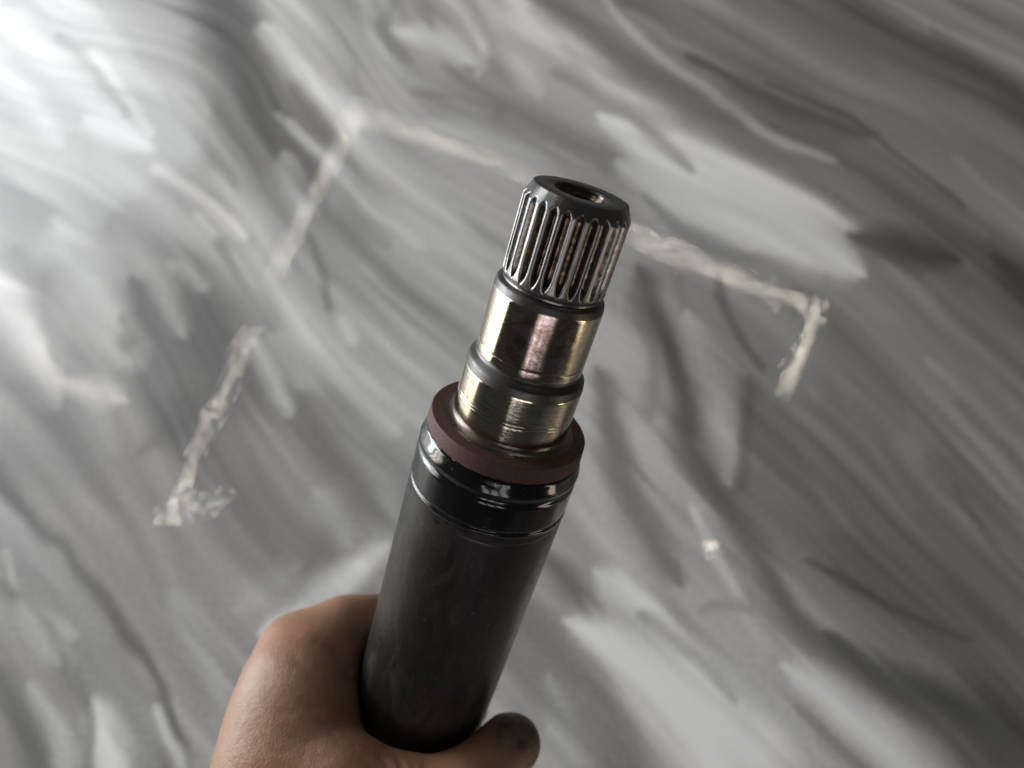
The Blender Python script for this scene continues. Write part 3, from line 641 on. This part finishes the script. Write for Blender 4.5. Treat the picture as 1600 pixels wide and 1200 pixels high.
# relax the grid a little, then project back on the field
def project(V, it=2):
    for _ in range(it):
        d = sdf(V); e = .3; g = np.stack([sdf(V + np.eye(3)[i] * e) - sdf(V - np.eye(3)[i] * e) for i in range(3)], 1) / (2 * e)
        g /= np.maximum(np.linalg.norm(g, axis=1), .3)[:, None]; V = V - g * d[:, None] * .8
    return V, g
hv, hn = project(hv)
crease([(500, 990), (528, 1012), (552, 1040), (566, 1066)], 1.5, 2.6)
crease([(590, 1168), (606, 1188), (612, 1210)], .6, .8); crease([(612, 1166), (630, 1186), (634, 1210)], .7, .8)
crease([(570, 1172), (584, 1194)], .25, .7); crease([(636, 1172), (650, 1196)], .3, .7)
for x_, y_, L_ in ((470, 1090, 40), (495, 1120, 50), (520, 1150, 44), (450, 1140, 50), (548, 1165, 40), (480, 1170, 40), (430, 1100, 34), (415, 1160, 40)):
    crease([(x_, y_), (x_ + L_ * .55, y_ + L_ * .25), (x_ + L_, y_ + L_ * .2)], .3, .8)
crease([(655, 1170), (672, 1196)], .25, .7); crease([(560, 1150), (600, 1172), (650, 1178)], .3, 1.1)
crease([(452, 1000), (470, 1030), (500, 1050)], .25, 1.6)
hv = hv - hn * np.asarray(creases(hv)).reshape(-1, 1)
print('hand verts', len(hv))

def m_skin():
    m = NT('skin'); obj = m.n('ShaderNodeTexCoord').outputs['Object']; at = m.n('ShaderNodeAttribute'); at.attribute_name = 'grime'
    red = m.n('ShaderNodeAttribute'); red.attribute_name = 'flush'
    big = m.noise(obj, 45, 4, .6); mot = m.noise(obj, 260, 3, .6)
    c = m.mix(big, (.23, .118, .068), (.385, .220, .132)); c = m.mix(m.math('MULTIPLY', mot, .35), c, (.28, .125, .085))
    c = m.mix(m.math('MULTIPLY', red.outputs['Fac'], .75), c, (.34, .13, .095))
    gr = m.math('MULTIPLY', at.outputs['Fac'], m.ramp(m.noise(obj, 180, 5, .7), [(.25, (.45,) * 3), (.6, (1, 1, 1))]))
    c = m.mix(gr, c, (.045, .032, .028))
    m.set(Base_Color=c, Roughness=.46, Specular_IOR_Level=.42, Subsurface_Weight=.22, Subsurface_Scale=.004, Subsurface_Radius=(1.0, .35, .2))
    vo = m.n('ShaderNodeTexVoronoi'); vo.feature = 'DISTANCE_TO_EDGE'; vo.inputs['Scale'].default_value = 1150; m.l(m.mapping(obj, (1, .6, 1)), vo.inputs['Vector'])
    pore = m.noise(obj, 1500, 3, .6); h = m.math('ADD', m.math('MINIMUM', vo.outputs['Distance'], .22), m.math('MULTIPLY', pore, .25))
    b1 = m.bump(h, .5, .0004); big2 = m.bump(m.noise(obj, 210, 3, .5), .35, .0008); m.l(big2.outputs[0], b1.inputs['Normal']); m.set(Normal=b1.outputs[0]); return m.m
MSK = m_skin()
base = WR
hw = (np.c_[hv, np.ones(len(hv))] @ Wn.T)[:, :3]; wb = (Wn @ np.append(base, 1))[:3]
person = bpy.data.objects.new('person', None); COL.objects.link(person); person.location = Vector(wb); person.empty_display_size = .02
tag(person, 'bare left hand and forearm with grimy skin, fist closed round the black shaft', 'person')
me = bpy.data.meshes.new('hand'); V = (hw - wb).astype(np.float32)
me.vertices.add(len(V)); me.vertices.foreach_set('co', V.ravel()); me.loops.add(hf.size); me.loops.foreach_set('vertex_index', hf.ravel().astype(np.int32))
me.polygons.add(len(hf)); me.polygons.foreach_set('loop_start', np.arange(0, hf.size, 4, dtype=np.int32)); me.polygons.foreach_set('loop_total', np.full(len(hf), 4, np.int32))
me.update(calc_edges=True); me.polygons.foreach_set('use_smooth', [True] * len(hf)); me.validate()
def blob(c, r): return np.exp(-(np.linalg.norm(hv - c, axis=1) / r) ** 2)
def spot(x, y, r, k=1.0):
    c = hit(x, y); return 0 if c is None else k * blob(c, r)
grime = spot(812, 1118, 8, .95) + spot(838, 1140, 9, 1.0) + spot(780, 1140, 5, .3) + spot(560, 985, 8, .5) + spot(545, 1040, 8, .4) + spot(575, 1090, 7, .5) + spot(535, 1120, 9, .3) + spot(500, 1060, 8, .22) + spot(585, 925, 6, .5) + spot(620, 1170, 5, .25)
grime = grime + .12
flush = spot(442, 985, 6, .7) + spot(462, 972, 4, .5) + spot(620, 1180, 9, .3)

for nm, val in (('grime', np.clip(grime, 0, 1)), ('flush', np.clip(flush, 0, 1))):
    a_ = me.attributes.new(nm, 'FLOAT', 'POINT'); a_.data.foreach_set('value', val.astype(np.float32))
me.materials.append(MSK); ho = bpy.data.objects.new('hand', me); COL.objects.link(ho); ho.parent = person

# nails
MN = NT('nail'); MN.set(Base_Color=(.50, .30, .24), Roughness=.28); MN = MN.m
def nail(tip, prev, out, r, w, L):
    t = tip - prev; t /= np.linalg.norm(t); o = out - t * (out @ t); o /= np.linalg.norm(o); s = np.cross(t, o)
    V = []; nu, nv = 10, 10
    for layer in (0, -.5):
        for i in range(nu):
            for j in range(nv):
                u = i / (nu - 1); v = j / (nv - 1) * 2 - 1
                ang = v * w; ll = (u - .5) * L + r * .25
                edge = (1 - abs(v) ** 3 * .25)
                ll = ll * edge
                p = tip - t * r * .75 + t * ll + (r + .25 + layer - .55 * u * u) * (math.cos(ang) * o + math.sin(ang) * s)
                V.append((Wn @ np.append(p, 1))[:3] - wb)
    F = []
    for b in (0, nu * nv):
        for i in range(nu - 1):
            for j in range(nv - 1):
                q = (b + i * nv + j, b + i * nv + j + 1, b + (i + 1) * nv + j + 1, b + (i + 1) * nv + j); F.append(q if b else q[::-1])
    rim = [i * nv for i in range(nu)] + [(nu - 1) * nv + j for j in range(1, nv)] + [i * nv + nv - 1 for i in range(nu - 2, -1, -1)] + [j for j in range(nv - 2, 0, -1)]
    for a, b in zip(rim, rim[1:] + rim[:1]): F.append((a, b, b + nu * nv, a + nu * nv))
    mesh_obj('fingernail', V, F, MN, person)
def radial(p):
    w = p - C0; w = w - AX * (w @ AX); return w / np.linalg.norm(w)
nail(THT, THI, radial(THT), 8.8, .85, 12)
for k in range(4):
    P = BONES['finger%d' % k]; nail(P[-1], P[-2], radial(P[-1]), groups[[g[0] for g in groups].index('finger%d' % k)][1][-1][3], .85, 9.5)
